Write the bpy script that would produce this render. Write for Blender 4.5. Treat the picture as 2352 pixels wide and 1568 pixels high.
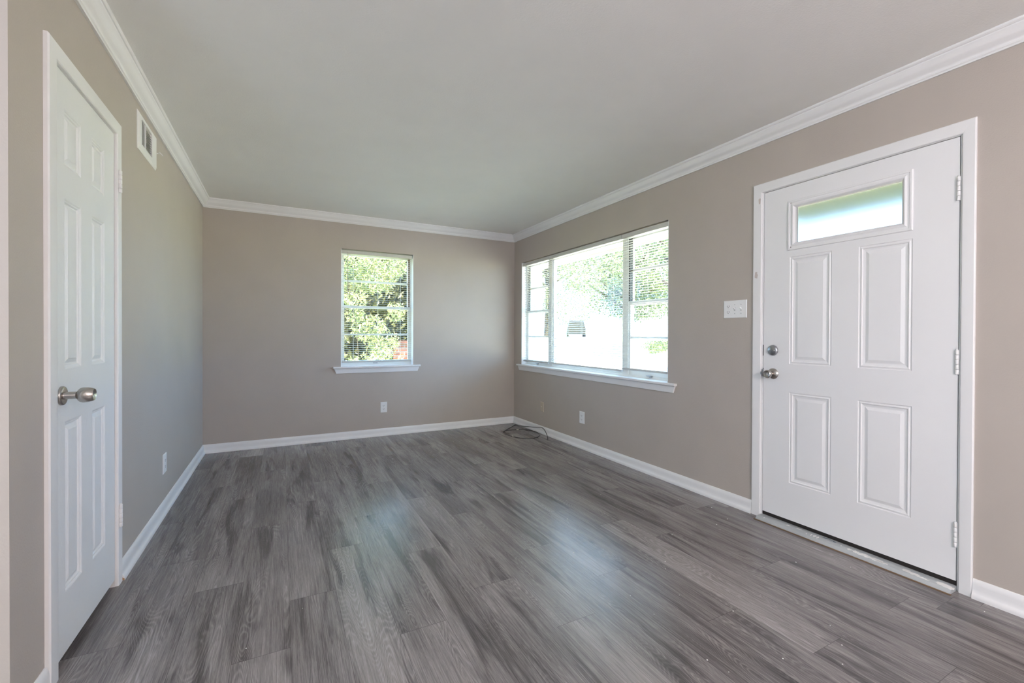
import bpy, math, random
from mathutils import Vector, Matrix

for _o in list(bpy.data.objects):
    bpy.data.objects.remove(_o, do_unlink=True)
scene = bpy.context.scene
COL = scene.collection
PI = math.pi

# ------------------------------------------------------------------ camera
FOCAL_PX = 1014.5024
cam_data = bpy.data.cameras.new('camera')
cam_data.sensor_fit = 'HORIZONTAL'
cam_data.sensor_width = 36.0
cam_data.lens = FOCAL_PX / 2352 * 36.0
cam_data.shift_x = -3.5489 / 2352
cam_data.shift_y = -8.5299 / 2352
cam_data.clip_start = 0.02
cam_data.clip_end = 500
cam = bpy.data.objects.new('camera', cam_data)
COL.objects.link(cam)
c_f = Vector((0.4653255, 0.88511725, -0.00629537))
c_r = Vector((0.88513954, -0.46531029, 0.00378555))
c_u = Vector((-4.21357257e-04, 7.33379337e-03, 9.99973019e-01))
m = Matrix((c_r, c_u, -c_f)).transposed().to_4x4()
m.translation = Vector((-2.72100278, -5.15723515, 1.15549767))
cam.matrix_world = m
scene.camera = cam

# ------------------------------------------------------------------ colour management
vs = scene.view_settings
vs.view_transform = 'Standard'
vs.look = 'None'
vs.gamma = 1.0
vs.use_curve_mapping = False
vs.exposure = 0.55
scene.cycles.use_denoising = True
scene.cycles.max_bounces = 12
scene.cycles.diffuse_bounces = 8
scene.cycles.transparent_max_bounces = 16
scene.cycles.caustics_reflective = False
scene.cycles.caustics_refractive = False
scene.cycles.sample_clamp_indirect = 6.0

# ------------------------------------------------------------------ sky and sun
SKY_COLOR = (0.38, 0.62, 1.0)
SKY_STRENGTH = 8.8
SUN_STRENGTH = 45.0
FILL_STRENGTH = {'side_fill': 70.0, 'rear_fill': 57.0}  # output of the two globes added to brighten the room
FILL_COLOR = {'side_fill': (0.66, 0.83, 1.0), 'rear_fill': (1.0, 0.92, 0.95)}
world = bpy.data.worlds.new('sky')
scene.world = world
world.use_nodes = True
bg = world.node_tree.nodes['Background']
bg.inputs['Color'].default_value = (*SKY_COLOR, 1)
bg.inputs['Strength'].default_value = SKY_STRENGTH
sun_data = bpy.data.lights.new('sun', 'SUN')
sun_data.energy = SUN_STRENGTH
sun_data.angle = 0.03
sun_data.color = (1.0, 0.88, 0.52)
sun = bpy.data.objects.new('sun', sun_data)
COL.objects.link(sun)
sun.rotation_euler = Vector((0.30, 0.62, -0.74)).to_track_quat('-Z', 'Y').to_euler()


# ------------------------------------------------------------------ mesh helper
class MB:
    """collects faces and links them as one mesh object"""

    def __init__(self, off=(0, 0, 0)):
        self.v, self.f, self.mi, self.uv, self.attr = [], [], [], [], []
        self.off = Vector(off)
        self.smooth = []

    def vert(self, p):
        self.v.append(tuple(Vector(p) - self.off))
        return len(self.v) - 1

    def face(self, pts, mi=0, smooth=False):
        self.f.append([self.vert(p) for p in pts])
        self.mi.append(mi)
        self.smooth.append(smooth)

    def box(self, a, b, mi=0):
        x0, x1 = sorted((a[0], b[0])); y0, y1 = sorted((a[1], b[1])); z0, z1 = sorted((a[2], b[2]))
        p = [self.vert(q) for q in ((x0, y0, z0), (x1, y0, z0), (x1, y1, z0), (x0, y1, z0),
                                    (x0, y0, z1), (x1, y0, z1), (x1, y1, z1), (x0, y1, z1))]
        for q in ((0, 3, 2, 1), (4, 5, 6, 7), (0, 1, 5, 4), (1, 2, 6, 5), (2, 3, 7, 6), (3, 0, 4, 7)):
            self.f.append([p[i] for i in q]); self.mi.append(mi); self.smooth.append(False)

    def loops(self, rings, closed=True, caps=True, mi=0, smooth=True):
        """skin a list of point rings"""
        ids = [[self.vert(p) for p in r] for r in rings]
        n = len(rings[0])
        for a, b in zip(ids[:-1], ids[1:]):
            for i in range(n if closed else n - 1):
                j = (i + 1) % n
                self.f.append([a[i], a[j], b[j], b[i]]); self.mi.append(mi); self.smooth.append(smooth)
        if caps:
            for r, rev in ((ids[0], True), (ids[-1], False)):
                self.f.append(list(reversed(r)) if rev else list(r)); self.mi.append(mi); self.smooth.append(False)

    def tube(self, pts, r, n=10, mi=0):
        pts = [Vector(p) for p in pts]
        rings = []
        up = Vector((0, 0, 1))
        prev = None
        for i, p in enumerate(pts):
            t = (pts[min(i + 1, len(pts) - 1)] - pts[max(i - 1, 0)]).normalized()
            if prev is None:
                a = t.cross(up)
                if a.length < 1e-3:
                    a = t.cross(Vector((1, 0, 0)))
            else:
                a = prev - t * prev.dot(t)
            a.normalize()
            prev = a
            b = t.cross(a)
            rr = r[i] if isinstance(r, (list, tuple)) else r
            rings.append([p + (a * math.cos(2 * PI * k / n) + b * math.sin(2 * PI * k / n)) * rr for k in range(n)])
        self.loops(rings, mi=mi)

    def lathe(self, c, axis, prof, n=28, mi=0):
        """prof: (distance along axis, radius)"""
        c = Vector(c); ax = Vector(axis).normalized()
        a = ax.cross(Vector((0, 0, 1)))
        if a.length < 1e-3:
            a = Vector((1, 0, 0))
        a.normalize(); b = ax.cross(a)
        rings = [[c + ax * d + (a * math.cos(2 * PI * k / n) + b * math.sin(2 * PI * k / n)) * max(r, 1e-5)
                  for k in range(n)] for d, r in prof]
        self.loops(rings, mi=mi)

    def extrude(self, poly, d, mi=0):
        """poly: list of points, d: vector"""
        d = Vector(d)
        self.loops([[Vector(p) for p in poly], [Vector(p) + d for p in poly]], mi=mi, smooth=False)

    def build(self, name, mats, parent=None, bevel=0.0, angle=40):
        me = bpy.data.meshes.new(name)
        me.from_pydata(self.v, [], self.f)
        for mt in (mats if isinstance(mats, (list, tuple)) else [mats]):
            me.materials.append(mt)
        me.polygons.foreach_set('material_index', self.mi)
        me.polygons.foreach_set('use_smooth', self.smooth)
        me.update()
        import bmesh
        bm = bmesh.new(); bm.from_mesh(me)
        bmesh.ops.recalc_face_normals(bm, faces=bm.faces)
        bm.to_mesh(me); bm.free()
        if any(self.smooth):
            me.set_sharp_from_angle(angle=math.radians(angle))
        o = bpy.data.objects.new(name, me)
        COL.objects.link(o)
        if parent is not None:
            o.parent = parent
        if bevel > 0:
            bv = o.modifiers.new('bevel', 'BEVEL')
            bv.width = bevel; bv.segments = 2; bv.limit_method = 'ANGLE'; bv.angle_limit = math.radians(50)
            bv.harden_normals = False
        return o


def tag(o, label, cat, kind=None, group=None):
    o['label'] = label
    o['category'] = cat
    if kind:
        o['kind'] = kind
    if group:
        o['group'] = group
    return o


def empty(name, loc, rz, label, cat, kind=None, group=None):
    o = bpy.data.objects.new(name, None)
    o.empty_display_size = 0.1
    o.location = loc
    o.rotation_euler = (0, 0, rz)
    COL.objects.link(o)
    return tag(o, label, cat, kind, group)


# ------------------------------------------------------------------ materials
def new_mat(name):
    mt = bpy.data.materials.new(name)
    mt.use_nodes = True
    nt = mt.node_tree
    b = nt.nodes['Principled BSDF']
    return mt, nt, b


def N(nt, t, **kw):
    n = nt.nodes.new(t)
    for k, v in kw.items():
        setattr(n, k, v)
    return n


def ramp(nt, stops, interp='LINEAR'):
    n = nt.nodes.new('ShaderNodeValToRGB')
    r = n.color_ramp
    r.interpolation = interp
    while len(r.elements) > 1:
        r.elements.remove(r.elements[-1])
    r.elements[0].position, r.elements[0].color = stops[0][0], (*stops[0][1], 1)
    for p, c in stops[1:]:
        e = r.elements.new(p); e.color = (*c, 1)
    return n


def math_node(nt, op, a=None, b=None):
    n = nt.nodes.new('ShaderNodeMath'); n.operation = op
    for i, x in enumerate((a, b)):
        if x is None:
            continue
        if isinstance(x, (int, float)):
            n.inputs[i].default_value = x
        else:
            nt.links.new(x, n.inputs[i])
    return n.outputs[0]


def painted(name, col, rough=0.5, bump=0.0, bscale=180.0, var=0.03, spec=0.4, stretch=None):
    """plain paint with a little mottling and a fine texture"""
    mt, nt, b = new_mat(name)
    tc = N(nt, 'ShaderNodeTexCoord')
    mp = N(nt, 'ShaderNodeMapping')
    if stretch:
        mp.inputs['Scale'].default_value = stretch
    nt.links.new(tc.outputs['Object'], mp.inputs['Vector'])
    n1 = N(nt, 'ShaderNodeTexNoise'); n1.inputs['Scale'].default_value = 3.5; n1.inputs['Detail'].default_value = 3
    nt.links.new(tc.outputs['Object'], n1.inputs['Vector'])
    lo = tuple(max(0, c * (1 - var)) for c in col); hi = tuple(min(1, c * (1 + var)) for c in col)
    rp = ramp(nt, [(0.3, lo), (0.7, hi)])
    nt.links.new(n1.outputs['Fac'], rp.inputs['Fac'])
    nt.links.new(rp.outputs['Color'], b.inputs['Base Color'])
    b.inputs['Roughness'].default_value = rough
    b.inputs['Specular IOR Level'].default_value = spec
    if bump > 0:
        n2 = N(nt, 'ShaderNodeTexNoise'); n2.inputs['Scale'].default_value = bscale; n2.inputs['Detail'].default_value = 2
        nt.links.new(mp.outputs['Vector'], n2.inputs['Vector'])
        bp = N(nt, 'ShaderNodeBump'); bp.inputs['Strength'].default_value = bump; bp.inputs['Distance'].default_value = 0.002
        nt.links.new(n2.outputs['Fac'], bp.inputs['Height'])
        nt.links.new(bp.outputs['Normal'], b.inputs['Normal'])
    return mt


M = {}
M['wall'] = painted('taupe_wall_paint', (0.468, 0.418, 0.375), 0.55, 0.35, 160, 0.02, 0.3)
M['ceiling'] = painted('ceiling_paint', (0.82, 0.81, 0.785), 0.8, 0.35, 140, 0.015, 0.2)
M['trim'] = painted('white_trim_paint', (0.79, 0.785, 0.785), 0.35, 0.08, 60, 0.015, 0.4)
M['door'] = painted('white_door_paint', (0.80, 0.795, 0.80), 0.38, 0.05, 120, 0.01, 0.4)
M['grain_door'] = painted('white_woodgrain_door_paint', (0.77, 0.775, 0.775), 0.42, 0.6, 8, 0.01, 0.35, (60, 60, 3))
M['plastic'] = painted('white_plastic', (0.82, 0.82, 0.82), 0.3, 0, 1, 0.005, 0.5)
M['beige_plastic'] = painted('almond_plastic', (0.50, 0.43, 0.34), 0.35, 0, 1, 0.01, 0.5)
M['slot'] = painted('dark_slot', (0.03, 0.028, 0.028), 0.6, 0, 1, 0.0)
M['slat'] = painted('white_slat', (0.58, 0.57, 0.54), 0.4, 0, 1, 0.01, 0.4)
M['cord'] = painted('white_cord', (0.78, 0.78, 0.74), 0.7, 0, 1, 0.0)
M['wand'] = painted('clear_grey_wand', (0.42, 0.38, 0.37), 0.2, 0, 1, 0.0, 0.6)
M['sash'] = painted('window_sash_paint', (0.74, 0.73, 0.70), 0.45, 0.05, 80, 0.02, 0.4)
M['track'] = painted('dark_bronze_track', (0.05, 0.045, 0.035), 0.5, 0, 1, 0.02)
M['brown_track'] = painted('brown_track', (0.22, 0.15, 0.11), 0.5, 0, 1, 0.02)
M['rubber'] = painted('black_weatherstrip', (0.018, 0.014, 0.013), 0.6, 0, 1, 0.02)
M['threshold'] = painted('worn_aluminium', (0.40, 0.42, 0.43), 0.45, 0.3, 90, 0.12, 0.5)
M['wood_edge'] = painted('raw_brown_wood_edge', (0.17, 0.11, 0.065), 0.7, 0.2, 90, 0.15)
M['chip'] = painted('primer_chip', (0.60, 0.53, 0.50), 0.7, 0, 1, 0.08)
M['smear'] = painted('white_paint_smear', (0.74, 0.73, 0.71), 0.5, 0.2, 120, 0.05)
M['blue_smear'] = painted('blue_paint_smear', (0.03, 0.07, 0.12), 0.5, 0, 1, 0.05)
M['cable'] = painted('black_cable_jacket', (0.012, 0.011, 0.012), 0.35, 0, 1, 0.0, 0.5)
M['grey_vane'] = painted('grey_vane', (0.50, 0.50, 0.50), 0.5, 0, 1, 0.01)
M['tan'] = painted('raw_cut_wood', (0.45, 0.28, 0.16), 0.8, 0.2, 90, 0.1)


def metal(name, col, rough):
    mt, nt, b = new_mat(name)
    tc = N(nt, 'ShaderNodeTexCoord')
    n1 = N(nt, 'ShaderNodeTexNoise'); n1.inputs['Scale'].default_value = 300
    nt.links.new(tc.outputs['Object'], n1.inputs['Vector'])
    mr = N(nt, 'ShaderNodeMapRange'); mr.inputs['To Min'].default_value = rough * 0.97; mr.inputs['To Max'].default_value = rough * 1.03
    nt.links.new(n1.outputs['Fac'], mr.inputs['Value'])
    nt.links.new(mr.outputs['Result'], b.inputs['Roughness'])
    b.inputs['Base Color'].default_value = (*col, 1)
    b.inputs['Metallic'].default_value = 1.0
    return mt


M['nickel'] = metal('brushed_nickel', (0.50, 0.47, 0.44), 0.27)
M['steel'] = metal('dull_steel', (0.42, 0.43, 0.45), 0.38)
M['connector'] = metal('cable_connector_metal', (0.62, 0.57, 0.50), 0.35)


def glass_mat():
    mt, nt, b = new_mat('window_glass')
    nt.nodes.remove(b)
    tr = N(nt, 'ShaderNodeBsdfTransparent'); tr.inputs['Color'].default_value = (0.96, 0.985, 0.97, 1)
    gl = N(nt, 'ShaderNodeBsdfGlossy'); gl.inputs['Roughness'].default_value = 0.02
    fr = N(nt, 'ShaderNodeFresnel'); fr.inputs['IOR'].default_value = 1.45
    mx = N(nt, 'ShaderNodeMixShader')
    gq = N(nt, 'ShaderNodeNewGeometry')
    nt.links.new(math_node(nt, 'MULTIPLY', fr.outputs['Fac'], math_node(nt, 'SUBTRACT', 1.0, gq.outputs['Backfacing'])), mx.inputs['Fac'])
    nt.links.new(tr.outputs[0], mx.inputs[1]); nt.links.new(gl.outputs[0], mx.inputs[2])
    nt.links.new(mx.outputs[0], nt.nodes['Material Output'].inputs['Surface'])
    return mt


M['glass'] = glass_mat()


def frosted_mat():
    mt, nt, b = new_mat('frosted_glass')
    b.inputs['Base Color'].default_value = (0.275, 0.275, 0.25, 1)
    b.inputs['Transmission Weight'].default_value = 1.0
    b.inputs['Roughness'].default_value = 0.27
    b.inputs['IOR'].default_value = 1.25
    return mt


M['frosted'] = frosted_mat()


def floor_mat():
    mt, nt, b = new_mat('grey_oak_plank')
    L = nt.links
    geo = N(nt, 'ShaderNodeNewGeometry')
    at = N(nt, 'ShaderNodeAttribute'); at.attribute_name = 'rnd'
    uv = N(nt, 'ShaderNodeUVMap'); uv.uv_map = 'plank'
    sep = N(nt, 'ShaderNodeSeparateXYZ'); L.new(geo.outputs['Position'], sep.inputs[0])
    ox = math_node(nt, 'MULTIPLY_ADD', at.outputs['Fac'], 53.0)
    ox.node.inputs[2].default_value = 0
    oy = math_node(nt, 'MULTIPLY', at.outputs['Fac'], 171.0)
    px = math_node(nt, 'ADD', sep.outputs['X'], ox)
    py = math_node(nt, 'ADD', sep.outputs['Y'], oy)

    def coord(sx, sy):
        c = N(nt, 'ShaderNodeCombineXYZ')
        L.new(math_node(nt, 'MULTIPLY', px, sx), c.inputs['X'])
        L.new(math_node(nt, 'MULTIPLY', py, sy), c.inputs['Y'])
        L.new(oy, c.inputs['Z'])
        return c.outputs[0]

    def noise(sx, sy, detail=2, rough=0.5, dist=0.0):
        n = N(nt, 'ShaderNodeTexNoise'); n.inputs['Scale'].default_value = 1.0
        n.inputs['Detail'].default_value = detail; n.inputs['Roughness'].default_value = rough
        n.inputs['Distortion'].default_value = dist
        L.new(coord(sx, sy), n.inputs['Vector'])
        return n.outputs['Fac']

    # cathedral figure: contour lines of a smooth stretched field
    def madd(x, k, c):
        n = math_node(nt, 'MULTIPLY_ADD', x, k); n.node.inputs[2].default_value = c
        return n

    def smooth(x, lo, hi):
        n = N(nt, 'ShaderNodeMapRange'); n.interpolation_type = 'SMOOTHSTEP'
        n.inputs['From Min'].default_value = lo; n.inputs['From Max'].default_value = hi
        L.new(x, n.inputs['Value'])
        return n.outputs['Result']

    fld = noise(8.0, 1.25, 1.5, 0.45, 0.3)
    wob = noise(60, 14, 2, 0.5)
    t = math_node(nt, 'ADD', math_node(nt, 'MULTIPLY', fld, 62.0), math_node(nt, 'MULTIPLY', wob, 1.1))
    s = madd(math_node(nt, 'SINE', math_node(nt, 'MULTIPLY', t, 2 * PI * 0.8)), 0.5, 0.5)
    line = math_node(nt, 'POWER', s, 2.0)
    lmask = smooth(noise(9.0, 1.0, 2, 0.5, 0.3), 0.42, 0.66)
    line = math_node(nt, 'MULTIPLY', line, lmask)
    fib = noise(330, 9, 3, 0.6)
    fib2 = noise(120, 3.0, 2, 0.6)
    pore = noise(800, 40, 2, 0.6)
    tone = noise(5.0, 0.8, 3, 0.55, 0.5)
    smoke = smooth(noise(11.0, 1.15, 3.0, 0.55, 0.7), 0.50, 0.72)
    pr = math_node(nt, 'FRACT', math_node(nt, 'MULTIPLY', at.outputs['Fac'], 7.31))
    v = madd(fib, 0.55, -0.275 + 0.50)
    for src, k, c in ((fib2, 0.40, -0.20), (pore, 0.28, -0.14), (line, 0.15, -0.03), (tone, 0.75, -0.375), (smoke, -0.29, 0.0), (pr, 0.07, -0.035)):
        v = math_node(nt, 'ADD', v, madd(src, k, c))
    rp = ramp(nt, [(0.0, (0.044, 0.0405, 0.0415)), (0.30, (0.112, 0.102, 0.102)), (0.55, (0.236, 0.215, 0.213)), (0.80, (0.360, 0.335, 0.331)), (1.0, (0.48, 0.455, 0.45))])
    L.new(v, rp.inputs['Fac'])
    # seams
    su = N(nt, 'ShaderNodeSeparateXYZ'); L.new(uv.outputs['UV'], su.inputs[0])

    def edge(o, width, size):
        d = math_node(nt, 'MINIMUM', o, math_node(nt, 'SUBTRACT', size, o))
        return math_node(nt, 'LESS_THAN', d, width)
    e = math_node(nt, 'MAXIMUM', edge(su.outputs['X'], 0.0007, 0.187), edge(su.outputs['Y'], 0.0009, 1.22))
    mx = N(nt, 'ShaderNodeMix'); mx.data_type = 'RGBA'
    L.new(math_node(nt, 'MULTIPLY', e, 0.6), mx.inputs['Factor'])
    L.new(rp.outputs['Color'], mx.inputs['A'])
    mx.inputs['B'].default_value = (0.02, 0.018, 0.017, 1)
    L.new(mx.outputs['Result'], b.inputs['Base Color'])
    ro = math_node(nt, 'MULTIPLY_ADD', fib, 0.10); ro.node.inputs[2].default_value = 0.20
    L.new(ro, b.inputs['Roughness'])
    b.inputs['Specular IOR Level'].default_value = 0.55
    bp = N(nt, 'ShaderNodeBump'); bp.inputs['Strength'].default_value = 0.12; bp.inputs['Distance'].default_value = 0.001
    h = math_node(nt, 'SUBTRACT', math_node(nt, 'ADD', fib, line), math_node(nt, 'MULTIPLY', e, 3.0))
    L.new(h, bp.inputs['Height'])
    L.new(bp.outputs['Normal'], b.inputs['Normal'])
    return mt


M['floor'] = floor_mat()


def leaf_mat(name, c1, c2, trans=0.35):
    mt, nt, b = new_mat(name)
    geo = N(nt, 'ShaderNodeNewGeometry')
    rp = ramp(nt, [(0.0, c1), (1.0, c2)])
    nt.links.new(geo.outputs['Random Per Island'], rp.inputs['Fac'])
    nt.links.new(rp.outputs['Color'], b.inputs['Base Color'])
    b.inputs['Roughness'].default_value = 0.5
    tl = N(nt, 'ShaderNodeBsdfTranslucent')
    nt.links.new(rp.outputs['Color'], tl.inputs['Color'])
    mx = N(nt, 'ShaderNodeMixShader'); mx.inputs['Fac'].default_value = trans
    nt.links.new(b.outputs[0], mx.inputs[1]); nt.links.new(tl.outputs[0], mx.inputs[2])
    nt.links.new(mx.outputs[0], nt.nodes['Material Output'].inputs['Surface'])
    return mt


M['leaf_bright'] = leaf_mat('pale_green_leaf', (0.12, 0.16, 0.05), (0.34, 0.36, 0.20))
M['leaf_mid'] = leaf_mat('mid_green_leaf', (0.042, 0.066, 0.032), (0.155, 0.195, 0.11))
M['leaf_shaded'] = leaf_mat('shaded_green_leaf', (0.018, 0.020, 0.007), (0.050, 0.055, 0.022))  # shade of the background foliage is put into this leaf colour
M['bark'] = painted('bark', (0.030, 0.026, 0.022), 0.9, 0.5, 30, 0.2)
M['lawn'] = painted('dry_lawn', (0.46, 0.50, 0.24), 0.9, 0.4, 20, 0.15)
M['concrete'] = painted('pale_concrete', (0.62, 0.60, 0.56), 0.9, 0.2, 20, 0.05)
M['asphalt'] = painted('grey_asphalt', (0.22, 0.24, 0.27), 0.9, 0.2, 20, 0.06)
M['siding'] = painted('white_siding', (0.80, 0.79, 0.76), 0.7, 0, 1, 0.02)
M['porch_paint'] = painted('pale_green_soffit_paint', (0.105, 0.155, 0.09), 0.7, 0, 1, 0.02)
M['cream'] = painted('cream_soffit_paint', (0.80, 0.75, 0.58), 0.7, 0, 1, 0.02)
M['post'] = painted('blue_grey_post_paint', (0.56, 0.63, 0.66), 0.6, 0, 1, 0.02)
M['car'] = painted('dark_car_paint', (0.012, 0.013, 0.015), 0.45, 0, 1, 0.0, 0.25)
M['car_glass'] = painted('tinted_car_glass', (0.03, 0.035, 0.04), 0.15, 0, 1, 0.0, 0.3)
M['tyre'] = painted('tyre_rubber', (0.02, 0.02, 0.02), 0.8, 0, 1, 0.0)
M['roof'] = painted('grey_shingle', (0.32, 0.31, 0.30), 0.9, 0.4, 15, 0.1)


def brick_mat():
    mt, nt, b = new_mat('orange_brick')
    tc = N(nt, 'ShaderNodeTexCoord')
    mp = N(nt, 'ShaderNodeMapping'); mp.inputs['Rotation'].default_value = (PI / 2, 0, 0)
    nt.links.new(tc.outputs['Object'], mp.inputs['Vector'])
    br = N(nt, 'ShaderNodeTexBrick')
    br.inputs['Color1'].default_value = (0.24, 0.085, 0.05, 1); br.inputs['Color2'].default_value = (0.19, 0.06, 0.035, 1)
    br.inputs['Mortar'].default_value = (0.25, 0.22, 0.19, 1)
    br.inputs['Scale'].default_value = 1.0
    br.inputs['Brick Width'].default_value = 0.22; br.inputs['Row Height'].default_value = 0.075
    br.inputs['Mortar Size'].default_value = 0.006
    nt.links.new(mp.outputs['Vector'], br.inputs['Vector'])
    nt.links.new(br.outputs['Color'], b.inputs['Base Color'])
    b.inputs['Roughness'].default_value = 0.9
    return mt


M['brick'] = brick_mat()


def emission(name, col, strength):
    mt, nt, b = new_mat(name)
    b.inputs['Base Color'].default_value = (0.9, 0.9, 0.88, 1)
    b.inputs['Emission Color'].default_value = (*col, 1)
    b.inputs['Emission Strength'].default_value = strength
    return mt


# ------------------------------------------------------------------ room numbers (metres)
W = 3.3925
LX = -W                 # left wall plane
ZC = 2.46               # ceiling
XO, YO = -6.2, -7.6     # far side of the adjoining space, rear wall
CORNER = -3.416         # outside corner where the left wall ends
SILL_B, SILL_R = 0.802, 0.783
HEAD = 2.0765
WINB = (-2.145, -1.344)
WINR = (0.200, 2.622)   # along the right wall, u = -y
T = 0.15

# ------------------------------------------------------------------ floor
PW, PL = 0.187, 1.22
JOINT = {11: -0.60, 10: -1.19, 9: -1.54, 8: -2.12, 7: -1.80, 6: -2.61, 5: -3.455, 4: -1.62, 3: -3.30, 2: -3.697, 1: -3.09,
         0: -3.477, -1: -3.95, -2: -4.25, -3: -3.30, -4: -2.57, -5: -4.25, -6: -1.9, -7: -3.2}
rng = random.Random(11)
mb = MB()
uvs, rnds = [], []
for row in range(-7, 28):
    xa = -1.193 - PW * (row + 1); xb = xa + PW
    j = JOINT.get(row, rng.uniform(-3, 0))
    k0 = math.floor((YO - T - j) / PL)
    y = j + k0 * PL
    while y < 0.0:
        r = rng.random()
        y1 = y + PL
        q0x, q1x = max(xa, XO), min(xb, 0.0)
        q0y, q1y = max(y, YO), min(y1, 0.0)
        if q1x - q0x > 1e-4 and q1y - q0y > 1e-4:
            mb.face([(q0x, q0y, 0), (q1x, q0y, 0), (q1x, q1y, 0), (q0x, q1y, 0)])
            uvs.append([(q0x - xa, q0y - y), (q1x - xa, q0y - y), (q1x - xa, q1y - y), (q0x - xa, q1y - y)])
            rnds.append(r)
        y = y1
nplank = len(mb.f)
mb.box((XO - T, YO - T, -0.25), (T, T, -0.002), 1)
me = bpy.data.meshes.new('floor')
me.from_pydata(mb.v, [], mb.f)
me.materials.append(M['floor']); me.materials.append(M['concrete'])
me.polygons.foreach_set('material_index', mb.mi)
ul = me.uv_layers.new(name='plank')
for i in range(nplank):
    for k, li in enumerate(me.polygons[i].loop_indices):
        ul.data[li].uv = uvs[i][k]
a = me.attributes.new('rnd', 'FLOAT', 'FACE')
a.data.foreach_set('value', rnds + [0.0] * (len(mb.f) - nplank))
me.update()
o = bpy.data.objects.new('floor', me); COL.objects.link(o)
tag(o, 'grey wood look plank floor running the length of the empty room', 'floor', 'structure')


# ------------------------------------------------------------------ walls
def wall(name, axis, plane, thick, a0, a1, z0, z1, holes, label):
    """axis 'x': wall plane x=plane, spans y a0..a1; thick is signed, away from the room"""
    mb = MB()
    us = sorted({a0, a1, *[h[0] for h in holes], *[h[1] for h in holes]})
    for ua, ub in zip(us[:-1], us[1:]):
        zs = [(z0, z1)]
        for h in holes:
            if h[0] <= ua + 1e-6 and h[1] >= ub - 1e-6:
                nz = []
                for q0, q1 in zs:
                    if h[2] > q0: nz.append((q0, min(q1, h[2])))
                    if h[3] < q1: nz.append((max(q0, h[3]), q1))
                zs = [q for q in nz if q[1] - q[0] > 1e-5]
        for q0, q1 in zs:
            if axis == 'x':
                mb.box((plane, ua, q0), (plane + thick, ub, q1))
            else:
                mb.box((ua, plane, q0), (ub, plane + thick, q1))
    import bmesh
    o = mb.build(name, M['wall'])
    return tag(o, label, 'wall', 'structure')


DR = dict(y0=3.339, y1=4.378, s0=3.4075, s1=4.3213, zc=2.1255, zs=2.061)   # entry door along u=-y
DL = dict(y0=-3.212, y1=-2.484, s0=-3.1435, s1=-2.5385, zc=2.119, zs=2.058)
wall('wall_back', 'y', 0.0, T, XO - T, T, 0, ZC, [(WINB[0], WINB[1], SILL_B - 0.02, HEAD + 0.017)],
     'taupe back wall with the small window and a white outlet')
wall('wall_right', 'x', 0.0, T, YO - T, 0.0, 0, ZC,
     [(-WINR[1], -WINR[0], SILL_R - 0.02, HEAD), (-DR['s1'] - 0.024, -DR['s0'] + 0.024, 0, DR['zs'] + 0.024)],
     'taupe right wall holding the wide window and the white entry door')
wall('wall_left', 'x', LX, -0.12, CORNER, 0.0, 0, ZC, [(DL['s0'] - 0.022, DL['s1'] + 0.022, 0, DL['zs'] + 0.022)],
     'taupe left wall holding the narrow six panel door and a vent')
wall('wall_hall', 'y', CORNER, 0.11, XO, LX - 0.12, 0, ZC, [],
     'pinkish taupe wall end at the left edge, nearest the camera')
wall('wall_rear', 'y', YO, -T, XO, 0.0, 0, ZC, [], 'taupe rear wall of the house behind the camera')
wall('wall_side', 'x', XO, -T, YO - T, 0.0, 0, ZC, [], 'taupe side wall of the adjoining space behind the camera')
mb = MB(); mb.box((XO - T, YO - T, ZC), (T, T, ZC + 0.16))
tag(mb.build('ceiling', M['ceiling']), 'flat light grey ceiling over the whole room', 'ceiling', 'structure')


# ------------------------------------------------------------------ mouldings
CROWN = [(0, 2.374), (0.0105, 2.3735), (0.0120, 2.3800), (0.0165, 2.3835), (0.0175, 2.3905), (0.0130, 2.3925), (0.0150, 2.3960), (0.0200, 2.4010),
         (0.0270, 2.4060), (0.0340, 2.4120), (0.0395, 2.4190), (0.0435, 2.4270), (0.0470, 2.4340), (0.0520, 2.4400), (0.0530, 2.4450),
         (0.0585, 2.4465), (0.0630, 2.4510), (0.0630, 2.4600), (0, 2.4600)]
BASE = [(0, 0), (0.0228, 0), (0.0230, 0.010), (0.0205, 0.019), (0.0165, 0.024), (0.0135, 0.031), (0.0120, 0.043), (0.0118, 0.060),
        (0.0105, 0.071), (0.0080, 0.0765), (0.0055, 0.0825), (0.0025, 0.0845), (0, 0.0845)]


def sweep(name, prof, frame, a0, a1, m0, m1, mat, label, cat, parent=None):
    """frame(d, t, z) -> point; m0/m1: how far the end runs per unit of d"""
    mb = MB()
    r0 = [frame(d, a0 + m0 * d, z) for d, z in prof]
    r1 = [frame(d, a1 + m1 * d, z) for d, z in prof]
    mb.loops([r0, r1], smooth=True)
    o = mb.build(name, mat, parent, angle=28)
    return tag(o, label, cat, 'structure') if parent is None else o


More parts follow.
